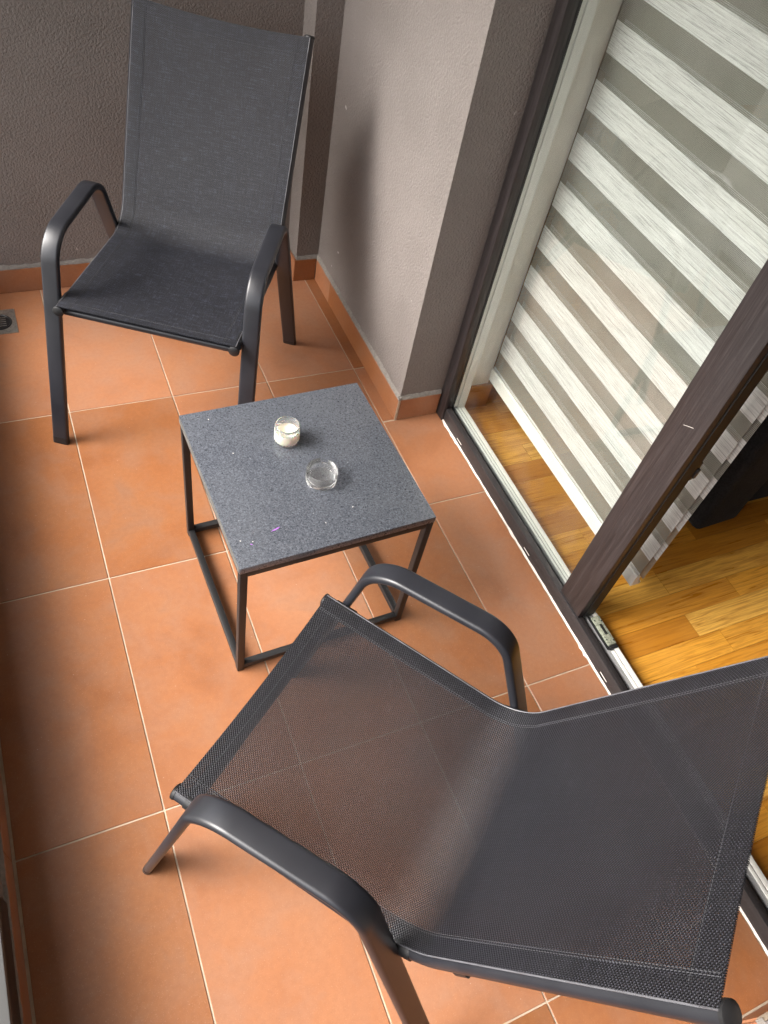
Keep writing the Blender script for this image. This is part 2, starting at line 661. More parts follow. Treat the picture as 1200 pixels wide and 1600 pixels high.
def fillet(P, rad, step=.02, n=9):
    """polyline with rounded inner corners; rad: one radius per inner corner"""
    P = [Vector(p) for p in P]
    out = [P[0]]
    for i in range(1, len(P) - 1):
        a, b, c = P[i - 1], P[i], P[i + 1]
        u, v = (a - b).normalized(), (c - b).normalized()
        th = u.angle(v)
        d = rad[i - 1] / math.tan(th / 2)
        s, e = b + u * d, b + v * d
        cen = b + (u + v).normalized() * (rad[i - 1] / math.sin(th / 2))
        vs, ve = s - cen, e - cen
        ang = vs.angle(ve)
        for k in range(n + 1):
            f = k / n
            out.append(cen + (vs * math.sin((1 - f) * ang) + ve * math.sin(f * ang)) / math.sin(ang))
    out.append(P[-1])
    return out


def resample(pts, n):
    d = [0]
    for a, b in zip(pts, pts[1:]):
        d.append(d[-1] + (b - a).length)
    out = []
    j = 0
    for i in range(n):
        s = d[-1] * i / (n - 1)
        while j < len(d) - 2 and d[j + 1] < s:
            j += 1
        f = (s - d[j]) / max(d[j + 1] - d[j], 1e-9)
        out.append(pts[j].lerp(pts[j + 1], min(max(f, 0), 1)))
    return out, d[-1]


# ------------------------------------------------------------------ setting: ground far below
bm = bmesh.new()
q = [bm.verts.new((x, y, -9.0)) for x, y in ((-900, -900), (900, -900), (900, 900), (-900, 900))]
bm.faces.new(q)
tag(finish(bm, 'ground', MT['ground']), kind='structure')

# ------------------------------------------------------------------ balcony floor with tiles
X0, X1 = -0.293, 0.945
floor = thing('floor', 'balcony floor of terracotta tiles with cream joints', None, kind='structure')
box('screed', (-.42, -3.2, -.16), (1.30, 1.42, -.0125), MT['cement'], floor)
box('joint_grout', (-.30, -2.249, -.012), (1.20, 1.30, -.0018), MT['grout'], floor)
G = .0017
tile_cache = {}


def tile_mesh(sx, sy):
    k = (round(sx, 4), round(sy, 4))
    if k not in tile_cache:
        bm = bmesh.new()
        add_box(bm, (-sx / 2, -sy / 2, -.009), (sx / 2, sy / 2, 0), .0009, 1)
        me = bpy.data.meshes.new('tile')
        bmesh.ops.recalc_face_normals(bm, faces=bm.faces[:])
        bm.to_mesh(me); bm.free()
        me.materials.append(MT['tile'])
        tile_cache[k] = me
    return tile_cache[k]


L = .605
xs = [X0 + .004, 0, .3, .6, .9]
rows = [1.204, L, 0, -L, -2 * L, -3 * L, -2.248]
rng = random.Random(3)


def put_tile(a, b, c, d):
    sx, sy = b - a - 2 * G, d - c - 2 * G
    o = link('tile', tile_mesh(sx, sy), floor)
    o.location = ((a + b) / 2, (c + d) / 2, rng.uniform(-.0003, .0003))
    if rng.random() < .5:
        o.rotation_euler = (0, 0, math.pi)


for yt, yb in zip(rows, rows[1:]):
    for a, b in zip(xs, xs[1:]):
        put_tile(a, b, yb, yt)
# narrow last column, wider in front of the door
put_tile(.9, .9445, L, 1.108)
put_tile(.9, .9445, .349, L - .0005)
put_tile(.9, 1.0935, 0, .347)
put_tile(.9, 1.0935, -L, 0)
put_tile(.9, 1.0935, -2 * L, -L)
put_tile(.9, 1.0935, -1.383, -2 * L)
put_tile(.9, .9445, -3 * L, -1.3875)
put_tile(.9, .9445, -2.248, -3 * L)

# skirting: tiles standing against the walls, with a rough cement fillet on top
skirt = thing('skirting', 'terracotta tile skirting along the balcony walls', None, kind='structure')
SH = .086


def skirt_x(xf, y0, y1, joints, sgn, h=SH):
    """run along y; face at xf, body behind it on side sgn"""
    ys = [y0] + joints + [y1]
    for a, b in zip(ys, ys[1:]):
        lo, hi = (xf, a + .0013, .0005), (xf + sgn * .0075, b - .0013, h)
        o = box('tile', [min(p, q_) for p, q_ in zip(lo, hi)], [max(p, q_) for p, q_ in zip(lo, hi)], MT['tile'], skirt, .0008, 1)


def skirt_y(yf, x0, x1, joints, sgn, h=SH):
    xx = [x0] + joints + [x1]
    for a, b in zip(xx, xx[1:]):
        lo, hi = (a + .0013, yf, .0005), (b - .0013, yf + sgn * .0075, h)
        o = box('tile', [min(p, q_) for p, q_ in zip(lo, hi)], [max(p, q_) for p, q_ in zip(lo, hi)], MT['tile'], skirt, .0008, 1)


def fillet_strip(p0, p1, inward, z, name='cement_fillet', mat='cement', hgt=.012, dep=.0085):
    """rough bead along a line on top of a skirting"""
    p0, p1, inward = Vector(p0), Vector(p1), Vector(inward)
    n = max(4, int((p1 - p0).length / .012))
    bm = bmesh.new()
    rr = random.Random(int(abs(p0.x * 991 + p0.y * 577 + z * 31)))
    prev = None
    for i in range(n + 1):
        p = p0.lerp(p1, i / n)
        d = dep + rr.uniform(-.0012, .0012)
        h = hgt + rr.uniform(-.003, .003)
        ring = [bm.verts.new(p + inward * dd + Vector((0, 0, zz))) for dd, zz in ((0, z), (d, z), (d * .75, z + h * .55), (0, z + h))]
        if prev:
            for k in range(4):
                bm.faces.new((prev[k], prev[(k + 1) % 4], ring[(k + 1) % 4], ring[k]))
        else:
            bm.faces.new(ring)
        prev = ring
    bm.faces.new(list(reversed(prev)))
    return finish(bm, name, MT[mat], skirt, True, 60)


skirt_y(1.198, X0, .862, [.30 - .28, .30 + .32], 1)
fillet_strip((X0, 1.2065, 0), (.862, 1.2065, 0), (0, -1, 0), SH + .0005)
skirt_y(1.102, .853, .937, [], 1)
fillet_strip((.862, 1.1105, 0), (.945, 1.1105, 0), (0, -1, 0), SH + .0005)
skirt_x(.853, 1.1035, 1.197, [], 1)
skirt_x(.937, .344, 1.101, [.956], 1)
fillet_strip((.9455, .3445, 0), (.9455, 1.11, 0), (-1, 0, 0), SH + .0005)
skirt_y(.344, .946, 1.088, [], 1)
fillet_strip((.937, .3525, 0), (1.088, .3525, 0), (0, -1, 0), SH + .0005)
box('joint_grout', (.9375, .3447, .001), (.9452, .3512, SH - .001), MT['grout'], skirt)
skirt_x(X0, -2.24, 1.196, [-1.815, -1.21, -.605, 0, .605], -1, .078)
fillet_strip((X0 - .0078, -2.24, 0), (X0 - .0078, 1.2, 0), (1, 0, 0), .0785, hgt=.006, dep=.007)
skirt_y(-1.385, .946, 1.09, [], -1)
fillet_strip((.94, -1.393, 0), (1.09, -1.393, 0), (0, 1, 0), SH + .0005, mat='grout', hgt=.010)
skirt_x(.937, -2.24, -1.388, [-1.815], 1)
fillet_strip((.9455, -2.24, 0), (.9455, -1.386, 0), (-1, 0, 0), SH + .0005)

# floor drain
dr = thing('floor_drain', 'small square steel floor drain near the back left corner', 'drain', (-.143, 1.052, .0))
bm = bmesh.new()
for lo, hi in (((-.052, -.06, 0), (.052, -.048, .0016)), ((-.052, .048, 0), (.052, .06, .0016)), ((-.052, -.048, 0), (-.040, .048, .0016)), ((.040, -.048, 0), (.052, .048, .0016))):
    add_box(bm, lo, hi)
finish(bm, 'rim', MT['steel'], dr)
bm = bmesh.new()
lathe(bm, [(.0, .0008), (.034, .0008), (.036, .0025), (.038, .0025), (.040, .0006), (.0, .0006)], 32)
finish(bm, 'grate', MT['black'], dr, True)
box('plate', (-.040, -.048, -.0004), (.040, .048, .0005), MT['steel'], dr)
bm = bmesh.new()
for i in range(5):
    add_box(bm, (-.022, -.022 + i * .010, .0011), (.022, -.0185 + i * .010, .0019))
finish(bm, 'slot', MT['steel'], dr)

# ------------------------------------------------------------------ walls
YB = 1.2065
def wall(name, label, lo, hi, mat='stucco'):
    return tag(box(name, lo, hi, MT[mat]), label, 'wall', kind='structure')

wall('back_wall', 'rough grey-brown stucco wall behind the far chair', (-.62, YB, -.2), (.9452, 1.46, 2.679))
wall('corner_column', 'narrow stucco column in the far corner beside the back wall', (.862, 1.1105, -.2), (.9452, YB - .0005, 2.679))
wall('side_pier', 'stucco house wall between the far corner and the sliding door', (.9455, .3525, -.2), (1.256, 1.46, 5.6))
wall('near_pier', 'stucco house wall at the near end of the door opening', (.9455, -3.3, -.2), (1.256, -1.393, 5.6))
wall('door_lintel', 'stucco house wall above the sliding door', (.9455, -1.3925, 2.22), (1.256, .352, 5.6))
wall('end_wall', 'stucco wall closing the near end of the balcony', (-.62, -2.55, -.2), (.945, -2.25, 2.679))
par = thing('parapet', 'low stucco upstand along the open left edge of the balcony', 'parapet', kind='structure')
box('wall', (-.46, -2.2495, -.2), (-.3008, YB - .0005, .168), MT['stucco'], par)
box('coping', (-.48, -2.2495, .1685), (-.2935, YB - .0005, .186), MT['coping'], par, .002)
box('black_strip', (-.3005, -2.249, .0865), (-.2955, -.70, .168), MT['black'], par, .001)
tag(box('upper_slab', (-.95, -3.5, 2.68), (.9450, 1.46, 2.86), MT['cream']), 'underside of the balcony above', None, kind='structure')  # inferred slab, out of view; edge pushed outward to darken the floor by the parapet

# ------------------------------------------------------------------ sliding door
D0, D1 = .350, -1.390          # clear opening along y
ZS = .05
door = thing('sliding_door', 'sliding balcony door with dark wood-grain frame and clear fixed pane', 'door', (1.097, (D0 + D1) / 2, 0))
DL = Vector((-1.097, -(D0 + D1) / 2, 0))


def dbox(name, lo, hi, mat, parent=None, bevel=0.0):
    bm = bmesh.new()
    add_box(bm, lo, hi, bevel)
    for v in bm.verts:
        v.co += DL
    return finish(bm, name, MT[mat], parent or door, bevel > 0)


sill = dbox('sill', (1.097, D1, -.01), (1.1165, D0 - .041, ZS), 'sill', None, .0012)
dbox('sill_channel', (1.1170, D1, -.01), (1.132, D0 - .041, .030), 'rubber', sill)
dbox('sill_lip', (1.1170, D1, .0302), (1.1215, -.491, .046), 'sill', sill)
# jambs and head of the outer frame
dbox('jamb', (1.090, D0 - .0405, 0), (1.1165, D0, 2.2), 'foil', None, .0015)
dbox('jamb', (1.090, D1, ZS + .0005), (1.155, D1 + .045, 2.2), 'foil', None, .0015)
dbox('head', (1.090, D1, 2.158), (1.155, D0 - .041, 2.2195), 'foil', None, .0015)
# white inner members: bottom track with ribs and the far upright
tr = dbox('track', (1.1325, D1 + .046, -.01), (1.165, D0 - .03, .0425), 'track')
dbox('track_rib', (1.1328, -.404, .0427), (1.1392, D0 - .0405, .0452), 'white', tr, .0008)
dbox('track_rib', (1.1420, -.404, .0427), (1.1490, D0 - .0405, .0452), 'white', tr, .0008)
dbox('track_rib', (1.1516, D1 + .046, .0427), (1.1649, D0 - .0405, .0452), 'white', tr, .0008)
dbox('track_rib', (1.1400, D1 + .046, .0427), (1.1490, -.606, .0452), 'white', tr, .0008)
up = dbox('inner_upright', (1.1400, D0 - .0395, .02), (1.1660, D0 - .003, 2.157), 'white')
dbox('gasket', (1.1170, D0 - .0395, .02), (1.1255, D0 - .003, 2.157), 'rubber', up)
dbox('upright_rib', (1.1260, D0 - .0395, .051), (1.1310, D0 - .003, 2.157), 'white', up)
dbox('upright_rib', (1.1325, D0 - .0380, .051), (1.1370, D0 - .003, 2.157), 'white', up)
# pane
dbox('pane', (1.1225, -.412, .034), (1.1265, D0 - .040, 2.157), 'pane')
# meeting stile
st = dbox('stile', (1.1005, -.4945, ZS + .0006), (1.1535, -.405, 2.157), 'foil', None, .0035)
dbox('weather_strip', (1.120, -.4975, ZS + .001), (1.150, -.4948, 2.15), 'rubber', st)
kb = bmesh.new()
add_box(kb, (1.1540, -.492, .585), (1.168, -.470, .640), .002)
add_box(kb, (1.1545, -.500, .600), (1.163, -.4922, .628), .002)
for v in kb.verts: v.co += DL
finish(kb, 'catch', MT['black'], st, True)
sc = bmesh.new()
pts = [(-.445, .7205), (-.455, .7265), (-.468, .7335)]
for a, b in zip(pts, pts[1:]):
    f = [sc.verts.new(Vector((1.1003, y, z)) + DL) for y, z in ((a[0], a[1]), (b[0], b[1]), (b[0], b[1] + .0008), (a[0], a[1] + .0008))]
    sc.faces.new(f)
finish(sc, 'scratch', MT['ivory'], st)
# drain slots in the sill front
for yy in (.197, -.243, -.651, -1.10):
    s_ = dbox('drain_slot', (1.0960, yy - .016, .0085), (1.0972, yy + .016, .0155), 'rubber', sill)
    dbox('slot_rim', (1.0956, yy - .017, .0158), (1.0971, yy + .013, .0175), 'ivory', s_)
# lock keep lying in the groove beside the stile
lk = bmesh.new()
add_box(lk, (1.1385, -.592, .0345), (1.1630, -.505, .0522), .0016)
for v in lk.verts: v.co += DL
keep = finish(lk, 'lock_keep', MT['lock'], door, True)
lk = bmesh.new()
add_box(lk, (1.1470, -.562, .0523), (1.1545, -.530, .0532))
add_box(lk, (1.1400, -.578, .0523), (1.1432, -.574, .0532))
add_box(lk, (1.1580, -.524, .0523), (1.1612, -.520, .0532))
add_box(lk, (1.1400, -.519, .0523), (1.1430, -.515, .0532))
add_box(lk, (1.1580, -.584, .0523), (1.1612, -.580, .0532))
for v in lk.verts: v.co += DL
finish(lk, 'slot', MT['rubber'], keep)
lk = bmesh.new()
add_box(lk, (1.1330, -.600, .0305), (1.1384, -.498, .047), .001)
add_box(lk, (1.1385, -.603, .0345), (1.1640, -.5925, .0505), .003)
for v in lk.verts: v.co += DL
finish(lk, 'end_block', MT['black'], keep, True)
# white sealant bead where tiles meet the sill, broken in places
rr = random.Random(5)
bm = bmesh.new()
prev = None
n = 150
for i in range(n + 1):
    y = .343 + (-1.383 - .343) * i / n
    wdt = .0030 + rr.uniform(-.0012, .0014) + (.0035 if (.03 < i / n < .10 or .29 < i / n < .31 or .505 < i / n < .54) and rr.random() < .6 else 0)
    ring = [bm.verts.new(Vector((x, y, z)) + DL) for x, z in ((1.0968, .0002), (1.0968 - wdt, .0002), (1.0968 - wdt * .6, .0022), (1.0968, .0045 + rr.uniform(-.001, .001)))]
    if prev:
        for k in range(3):
            bm.faces.new((prev[k], prev[k + 1], ring[k + 1], ring[k]))
    prev = ring
finish(bm, 'sealant', MT['silicone'], sill, True, 60)

# ------------------------------------------------------------------ room behind the door
tag(box('interior_screed', (1.1655, -3.4, -.16), (4.75, 2.35, -.0105), MT['sill']), 'concrete under the room floor', None, kind='structure')
pf = thing('interior_floor', 'glossy orange oak parquet floor of the room', None, kind='structure')
PW, PLn = .0705, .49
pm = {}


def plank_mesh(l):
    k = round(l, 3)
    if k not in pm:
        bm = bmesh.new()
        add_box(bm, (-l / 2, -PW / 2 + .0004, -.010), (l / 2, PW / 2 - .0004, 0))
        me = bpy.data.meshes.new('plank')
        bmesh.ops.recalc_face_normals(bm, faces=bm.faces[:])
        bm.to_mesh(me); bm.free()
        me.materials.append(MT['parquet'])
        pm[k] = me
    return pm[k]


rp = random.Random(11)
count = 0
y = -1.90
far_bm = bmesh.new()
yy = -3.38
while yy < 2.3:
    x = 1.1665
    cut = round(rp.choice([.14, .21, .28, .35, .42, .49]), 2)
    near = -1.35 < yy < .95
    while x < 4.70:
        l = cut if x < 1.17 else PLn
        l = min(l, 4.70 - x)
        if l > .05:
            if near and x < 3.1:
                o = link('plank', plank_mesh(l - .0009), pf)
                o.location = (x + l / 2, yy + PW / 2, rp.uniform(-.0001, .0001))
                if rp.random() < .5: o.rotation_euler = (0, 0, math.pi)
                count += 1
            else:
                add_box(far_bm, (x + .0002, yy + .0002, -.010), (x + l - .0002, yy + PW - .0002, 0))
        x += l
    yy += PW
tag(finish(far_bm, 'far_planks', MT['parquet'], pf), kind='stuff')

wall('room_far_wall', 'plain beige wall on the far side of the room', (4.72, -3.4, -.15), (4.85, 2.35, 2.55), 'room')
wall('room_left_wall', 'plain beige wall on the left side of the room', (1.2565, 2.33, -.15), (4.72, 2.45, 2.55), 'room')
wall('room_right_wall', 'plain beige wall on the near side of the room', (1.2565, -3.5, -.15), (4.72, -3.38, 2.55), 'room')
tag(box('room_ceiling', (1.2562, -3.4, 2.5505), (4.85, 2.45, 2.66), MT['cream']), 'white ceiling of the room', None, kind='structure')
wall('room_front_wall', 'inner face of the house wall left of the door', (1.2562, .3535, -.01), (1.2600, 2.33, 2.55), 'cream')
wall('room_front_wall', 'inner face of the house wall right of the door', (1.2562, -3.38, -.01), (1.2600, -1.394, 2.55), 'cream')
wall('door_reveal', 'smooth cream painted reveal beside the fixed pane', (1.1665, .3455, .0), (1.2558, .3522, 2.2), 'cream')
tag(box('reveal_skirting', (1.1667, .3355, .0), (1.2700, .3450, .098), MT['parquet'], None, .001), 'oak skirting block at the foot of the cream reveal', 'skirting')

# zebra roller blind
bl = thing('roller_blind', 'day-and-night roller blind with pale streaked bands and sheer strips', 'blind', (1.25, -.07, .12))
BY0, BY1 = .336, -.482
BL = Vector((-1.25, .07, -.12))


def ribbon(name, x, z0, z1, mat, y0=BY0, y1=BY1, th=.0009):
    bm = bmesh.new()
    add_box(bm, (x, y1, z0), (x + th, y0, z1))
    for v in bm.verts: v.co += BL
    return finish(bm, name, MT[mat], bl)


bb = bmesh.new()
sec = [(0, 0), (.026, 0), (.030, .004), (.030, .010), (.018, .014), (.014, .040), (.004, .043), (0, .040)]
vs0 = [bb.verts.new(Vector((1.244 + a, BY0, .125 + b)) + BL) for a, b in sec]
vs1 = [bb.verts.new(Vector((1.244 + a, BY1 - .002, .125 + b)) + BL) for a, b in sec]
for i in range(len(sec)):
    j = (i + 1) % len(sec)
    bb.faces.new((vs0[i], vs0[j], vs1[j], vs1[i]))
bb.faces.new(vs0); bb.faces.new(vs1)
finish(bb, 'bottom_bar', MT['white'], bl)
PZ, WB = .1225, .0655
z = .1690
ribbon('pale_band', 1.251, z, .1745 + .002, 'band')
zz = .2345
ribbon('sheer_strip', 1.251, .1767, zz - .0002, 'sheer')
ribbon('sheer_strip', 1.272, .150, zz - .0002, 'sheer', BY0, BY1 - .004)
k = 0
while zz < 2.05:
    ribbon('pale_band', 1.251, zz, zz + WB, 'band')
    ribbon('sheer_strip', 1.251, zz + WB + .0002, zz + PZ - .0002, 'sheer')
    o = -.002 + .0006 * k
    ribbon('pale_band', 1.272, zz + o, zz + WB + o, 'band', BY0, BY1 - .004)
    ribbon('sheer_strip', 1.272, zz + WB + o + .0002, zz + PZ + o + .0004, 'sheer', BY0, BY1 - .004)
    zz += PZ
    k += 1
hb = bmesh.new()
add_box(hb, (1.236, BY1 - .01, zz + .003), (1.300, BY0 + .004, zz + .09), .008)
for v in hb.verts: v.co += BL
finish(hb, 'cassette', MT['white'], bl, True)

# dark sofa, only its near end shows
so = thing('sofa', 'charcoal upholstered sofa end standing on the parquet behind the blind', 'sofa', (1.645, -.325, 0))
def soft_box(name, lo, hi, mat, parent, bev=.03, seg=4, lump=.006, seed=1):
    bm = bmesh.new()
    add_box(bm, lo, hi, bev, seg)
    bmesh.ops.subdivide_edges(bm, edges=[e for e in bm.edges if e.calc_length() > .12], cuts=4, use_grid_fill=True)
    r_ = random.Random(seed)
    ph = [r_.uniform(0, 6) for _ in range(6)]
    for v in bm.verts:
        c = v.co
        v.co += Vector((math.sin(c.y * 11 + ph[0]) * math.sin(c.z * 13 + ph[1]), math.sin(c.x * 12 + ph[2]) * math.sin(c.z * 9 + ph[3]), math.sin(c.x * 10 + ph[4]) * math.sin(c.y * 12 + ph[5]))) * lump
    return finish(bm, name, MT[mat], parent, True, 60)

soft_box('base', (.05, .03, .035), (1.35, .80, .20), 'couch', so, .02, 3, .002, 2)
soft_box('armrest', (.0, -.01, .028), (.17, .82, .47), 'couch', so, .016, 3, .004, 3)
soft_box('seat_cushion', (.17, -.03, .20), (.90, .74, .43), 'couch', so, .022, 3, .005, 4)
soft_box('seat_cushion', (.905, -.03, .20), (1.36, .74, .43), 'couch', so, .045, 4, .006, 6)
soft_box('backrest', (.1, .70, .20), (1.36, .92, .82), 'couch', so, .05, 4, .006, 5)
for x_, y_ in ((.03, .02), (1.28, .02), (.03, .76), (1.28, .76)):
    box('foot', (x_, y_, 0), (x_ + .05, y_ + .05, .035), MT['black'], so, .004)
th = soft_box('throw_cushion', (2.02, -.20, .445), (2.42, .02, .60), 'pale', None, .05, 4, .008, 8)
tag(th, 'pale cushion lying on the dark sofa', 'cushion')

po = thing('pouf', 'round dark grey pouf deep in the room behind the blind', 'pouf', (2.75, 1.25, 0))
bm = bmesh.new()
lathe(bm, [(0, .02), (.30, .02), (.36, .07), (.38, .22), (.36, .37), (.30, .42), (0, .43)], 40)
finish(bm, 'cushion', MT['darkcloth'], po, True, 50)
bm = bmesh.new()
lathe(bm, [(0, 0), (.28, 0), (.28, .02), (0, .02)], 32)
finish(bm, 'base', MT['black'], po, True)
cb = thing('cabinet', 'low tan wooden cabinet against the inner wall behind the blind', 'cabinet', (1.75, 1.75, 0))
box('carcass', (-.35, -.45, .06), (.35, .45, .60), MT['tan'], cb, .004)
box('top', (-.37, -.47, .6005), (.37, .47, .625), MT['tan'], cb, .004)
box('plinth', (-.33, -.43, 0), (.33, .43, .0595), MT['black'], cb)
for s_ in (0, 1):
    d = box('door', (.3505, -.44 + s_ * .445, .08), (.366, -.005 + s_ * .445, .58), MT['tan'], cb, .003)
    box('handle', (.3665, -.03 + s_ * .05, .30), (.378, -.02 + s_ * .05, .40), MT['steel'], d, .002)

# ------------------------------------------------------------------ side table
TH = .4346
tb = thing('side_table', 'square side table with speckled dark stone top on a black steel frame', 'table', (.441, -.1225, 0), .0309)
h = .2175
tp = box('tabletop', (-h - .001, -h - .001, TH - .0185), (h + .001, h + .001, TH), MT['stone'], tb, .0012, 2)
box('pale_edge', (-h - .0022, -h + .002, TH - .0180), (-h - .0012, h - .002, TH - .0012), MT['stone_edge'], tp)  # strip paler than the slab, on its left side only
tw = .0165
ztop = TH - .0188
for sx in (-1, 1):
    for sy in (-1, 1):
        a, b = sx * h, sx * (h - tw)
        c, d = sy * h, sy * (h - tw)
        lg = box('leg', (min(a, b), min(c, d), .002), (max(a, b), max(c, d), ztop), MT['frame'], tb, .0012)
        box('glide', (min(a, b) + .001, min(c, d) + .001, 0), (max(a, b) - .001, max(c, d) - .001, .0018), MT['black'], lg)
for s_ in (-1, 1):
    a, b = s_ * (h - .0003), s_ * (h - tw + .0003)
    for nm, z0, z1 in (('top_rail', ztop - tw, ztop - .0003), ('bottom_rail', .010, .010 + tw)):
        box(nm, (min(a, b), -h + tw + .0002, z0), (max(a, b), h - tw - .0002, z1), MT['frame'], tb, .001)
        box(nm, (-h + tw + .0002, min(a, b), z0), (h - tw - .0002, max(a, b), z1), MT['frame'], tb, .001)
# paint marks on the stone
rr = random.Random(9)
c_, s_ = math.cos(-.0309), math.sin(-.0309)
def on_top(x, y):
    dx, dy = x - .441, y + .1225
    return c_ * dx - s_ * dy, s_ * dx + c_ * dy
def blot(name, mat, x, y, lx, ly, rot=0., n_=9):
    bm = bmesh.new()
    x, y = on_top(x, y)
    vs = []
    for i in range(n_):
        a = 2 * math.pi * i / n_
        r_ = rr.uniform(.55, 1.25)
        px, py = lx * r_ * math.cos(a), ly * r_ * math.sin(a)
        vs.append(bm.verts.new((x + px * math.cos(rot) - py * math.sin(rot), y + px * math.sin(rot) + py * math.cos(rot), TH + .00025)))
    bm.faces.new(vs)
    return finish(bm, name, MT[mat], tp)
blot('paint_mark', 'purple', .326, -.2725, .012, .0016, .28, 17)
blot('paint_mark', 'purple', .268, -.296, .003, .0012, -.6)
for dx, dy in ((.249, -.282), (.272, -.290), (.430, -.285), (.275, .062), (.30, -.05), (.50, -.26)):
    blot('chip_mark', 'ivory', dx, dy, .0018, .0011, rr.uniform(0, 3))

# ------------------------------------------------------------------ candle jar
cj = thing('candle_jar', 'small ribbed glass jar holding a cream candle on the stone table', 'candle', (.4245, -.040, TH + .0003))
cj.scale = (1.05, 1.05, 1.05)
RO, RI, HJ = .0265, .0225, .046
bm = bmesh.new()
def ribs(a, r, z):
    if r > .0245 and .004 < z < .034:
        return r * (1 + .022 * math.cos(a * 26))
    if RI - .001 < r < RI + .001 and z > .008:
        return r * (1 + .012 * math.cos(a * 26))
    return r
lathe(bm, [(0, 0), (.0225, 0), (.0250, .0015), (RO, .005), (RO, .031), (.0255, .0335), (.0253, .036), (.0262, .038), (.0262, .0445), (.0255, HJ), (.0238, HJ), (.0228, .0445), (.0226, .036), (RI, .030), (RI, .007), (.019, .0045), (0, .0045)], 104, radial=ribs)
finish(bm, 'jar', MT['glass'], cj, True, 70)
bm = bmesh.new()
lathe(bm, [(0, .0042), (.0192, .0042), (.0229, .0070), (.0230, .0275), (.0222, .0287), (.012, .0274), (0, .0278)], 48)
wx = finish(bm, 'wax', MT['wax'], cj, True, 50)
bm = bmesh.new()
tube(bm, [Vector((0, 0, .0270)), Vector((.0002, .0, .030)), Vector((.0012, .0006, .0335))], circle(.0008, 6), Vector((1, 0, 0)))
finish(bm, 'wick', MT['ivory'], wx, True)

# ------------------------------------------------------------------ ashtray
asht = thing('ashtray', 'clear round glass ashtray with notched rim on the stone table', 'ashtray', (.4610, -.1690, TH + .0003))
bm = bmesh.new()
NA = 120
RA, RB, HA, ZB = .0345, .0300, .031, .0065
notch = [R(62), R(182), R(302)]
def top(a):
    for q_ in notch:
        d = abs((a - q_ + math.pi) % (2 * math.pi) - math.pi)
        if d < R(11): return HA - .0115
        if d < R(15): return HA - .0115 * (1 - (d - R(11)) / R(4))
    return HA
rings = []
prof = [(lambda a: (0.0001, 0)), (lambda a: (RA - .003, 0)), (lambda a: (RA - .0006, .0012)), (lambda a: (RA, .004)), (lambda a: (RA, .012)),
        (lambda a: (RA, top(a) - .0016)), (lambda a: (RA - .0012, top(a))), (lambda a: (RB + .0012, top(a))), (lambda a: (RB, top(a) - .0016)),
        (lambda a: (RB - .0008, .0165)), (lambda a: (RB - .003, ZB + .002)), (lambda a: (RB - .006, ZB)), (lambda a: (.0001, ZB - .001))]
for f in prof:
    ring = []
    for i in range(NA):
        a = 2 * math.pi * i / NA
        r_, z_ = f(a)
        ring.append(bm.verts.new((r_ * math.cos(a), r_ * math.sin(a), z_)))
    rings.append(ring)
for a_, b_ in zip(rings, rings[1:]):
    for i in range(NA):
        j = (i + 1) % NA
        bm.faces.new((a_[i], a_[j], b_[j], b_[i]))
bmesh.ops.remove_doubles(bm, verts=bm.verts[:], dist=.0004)
finish(bm, 'bowl', MT['ashglass'], asht, True, 40)

# ------------------------------------------------------------------ chairs
CH = dict(wf=.220, wb=.217, wt=.223, yF=.436, zF=.421, zB=.401, yT=-.235, zT=.909, a1=.258, a2=.249, a3=.245, a4=.251,
          yf=.491, y2=.363, z2=.572, y3=.099, z3=.588, y4=-.151)
RR = .0126                       # rail radius


def rail_path(side, n=60):
    P = [Vector((side * CH['wf'], CH['yF'], CH['zF'])), Vector((side * CH['wb'], 0, CH['zB'])), Vector((side * CH['wt'], CH['yT'], CH['zT']))]
    return resample(fillet(P, [.11], n=14), n)


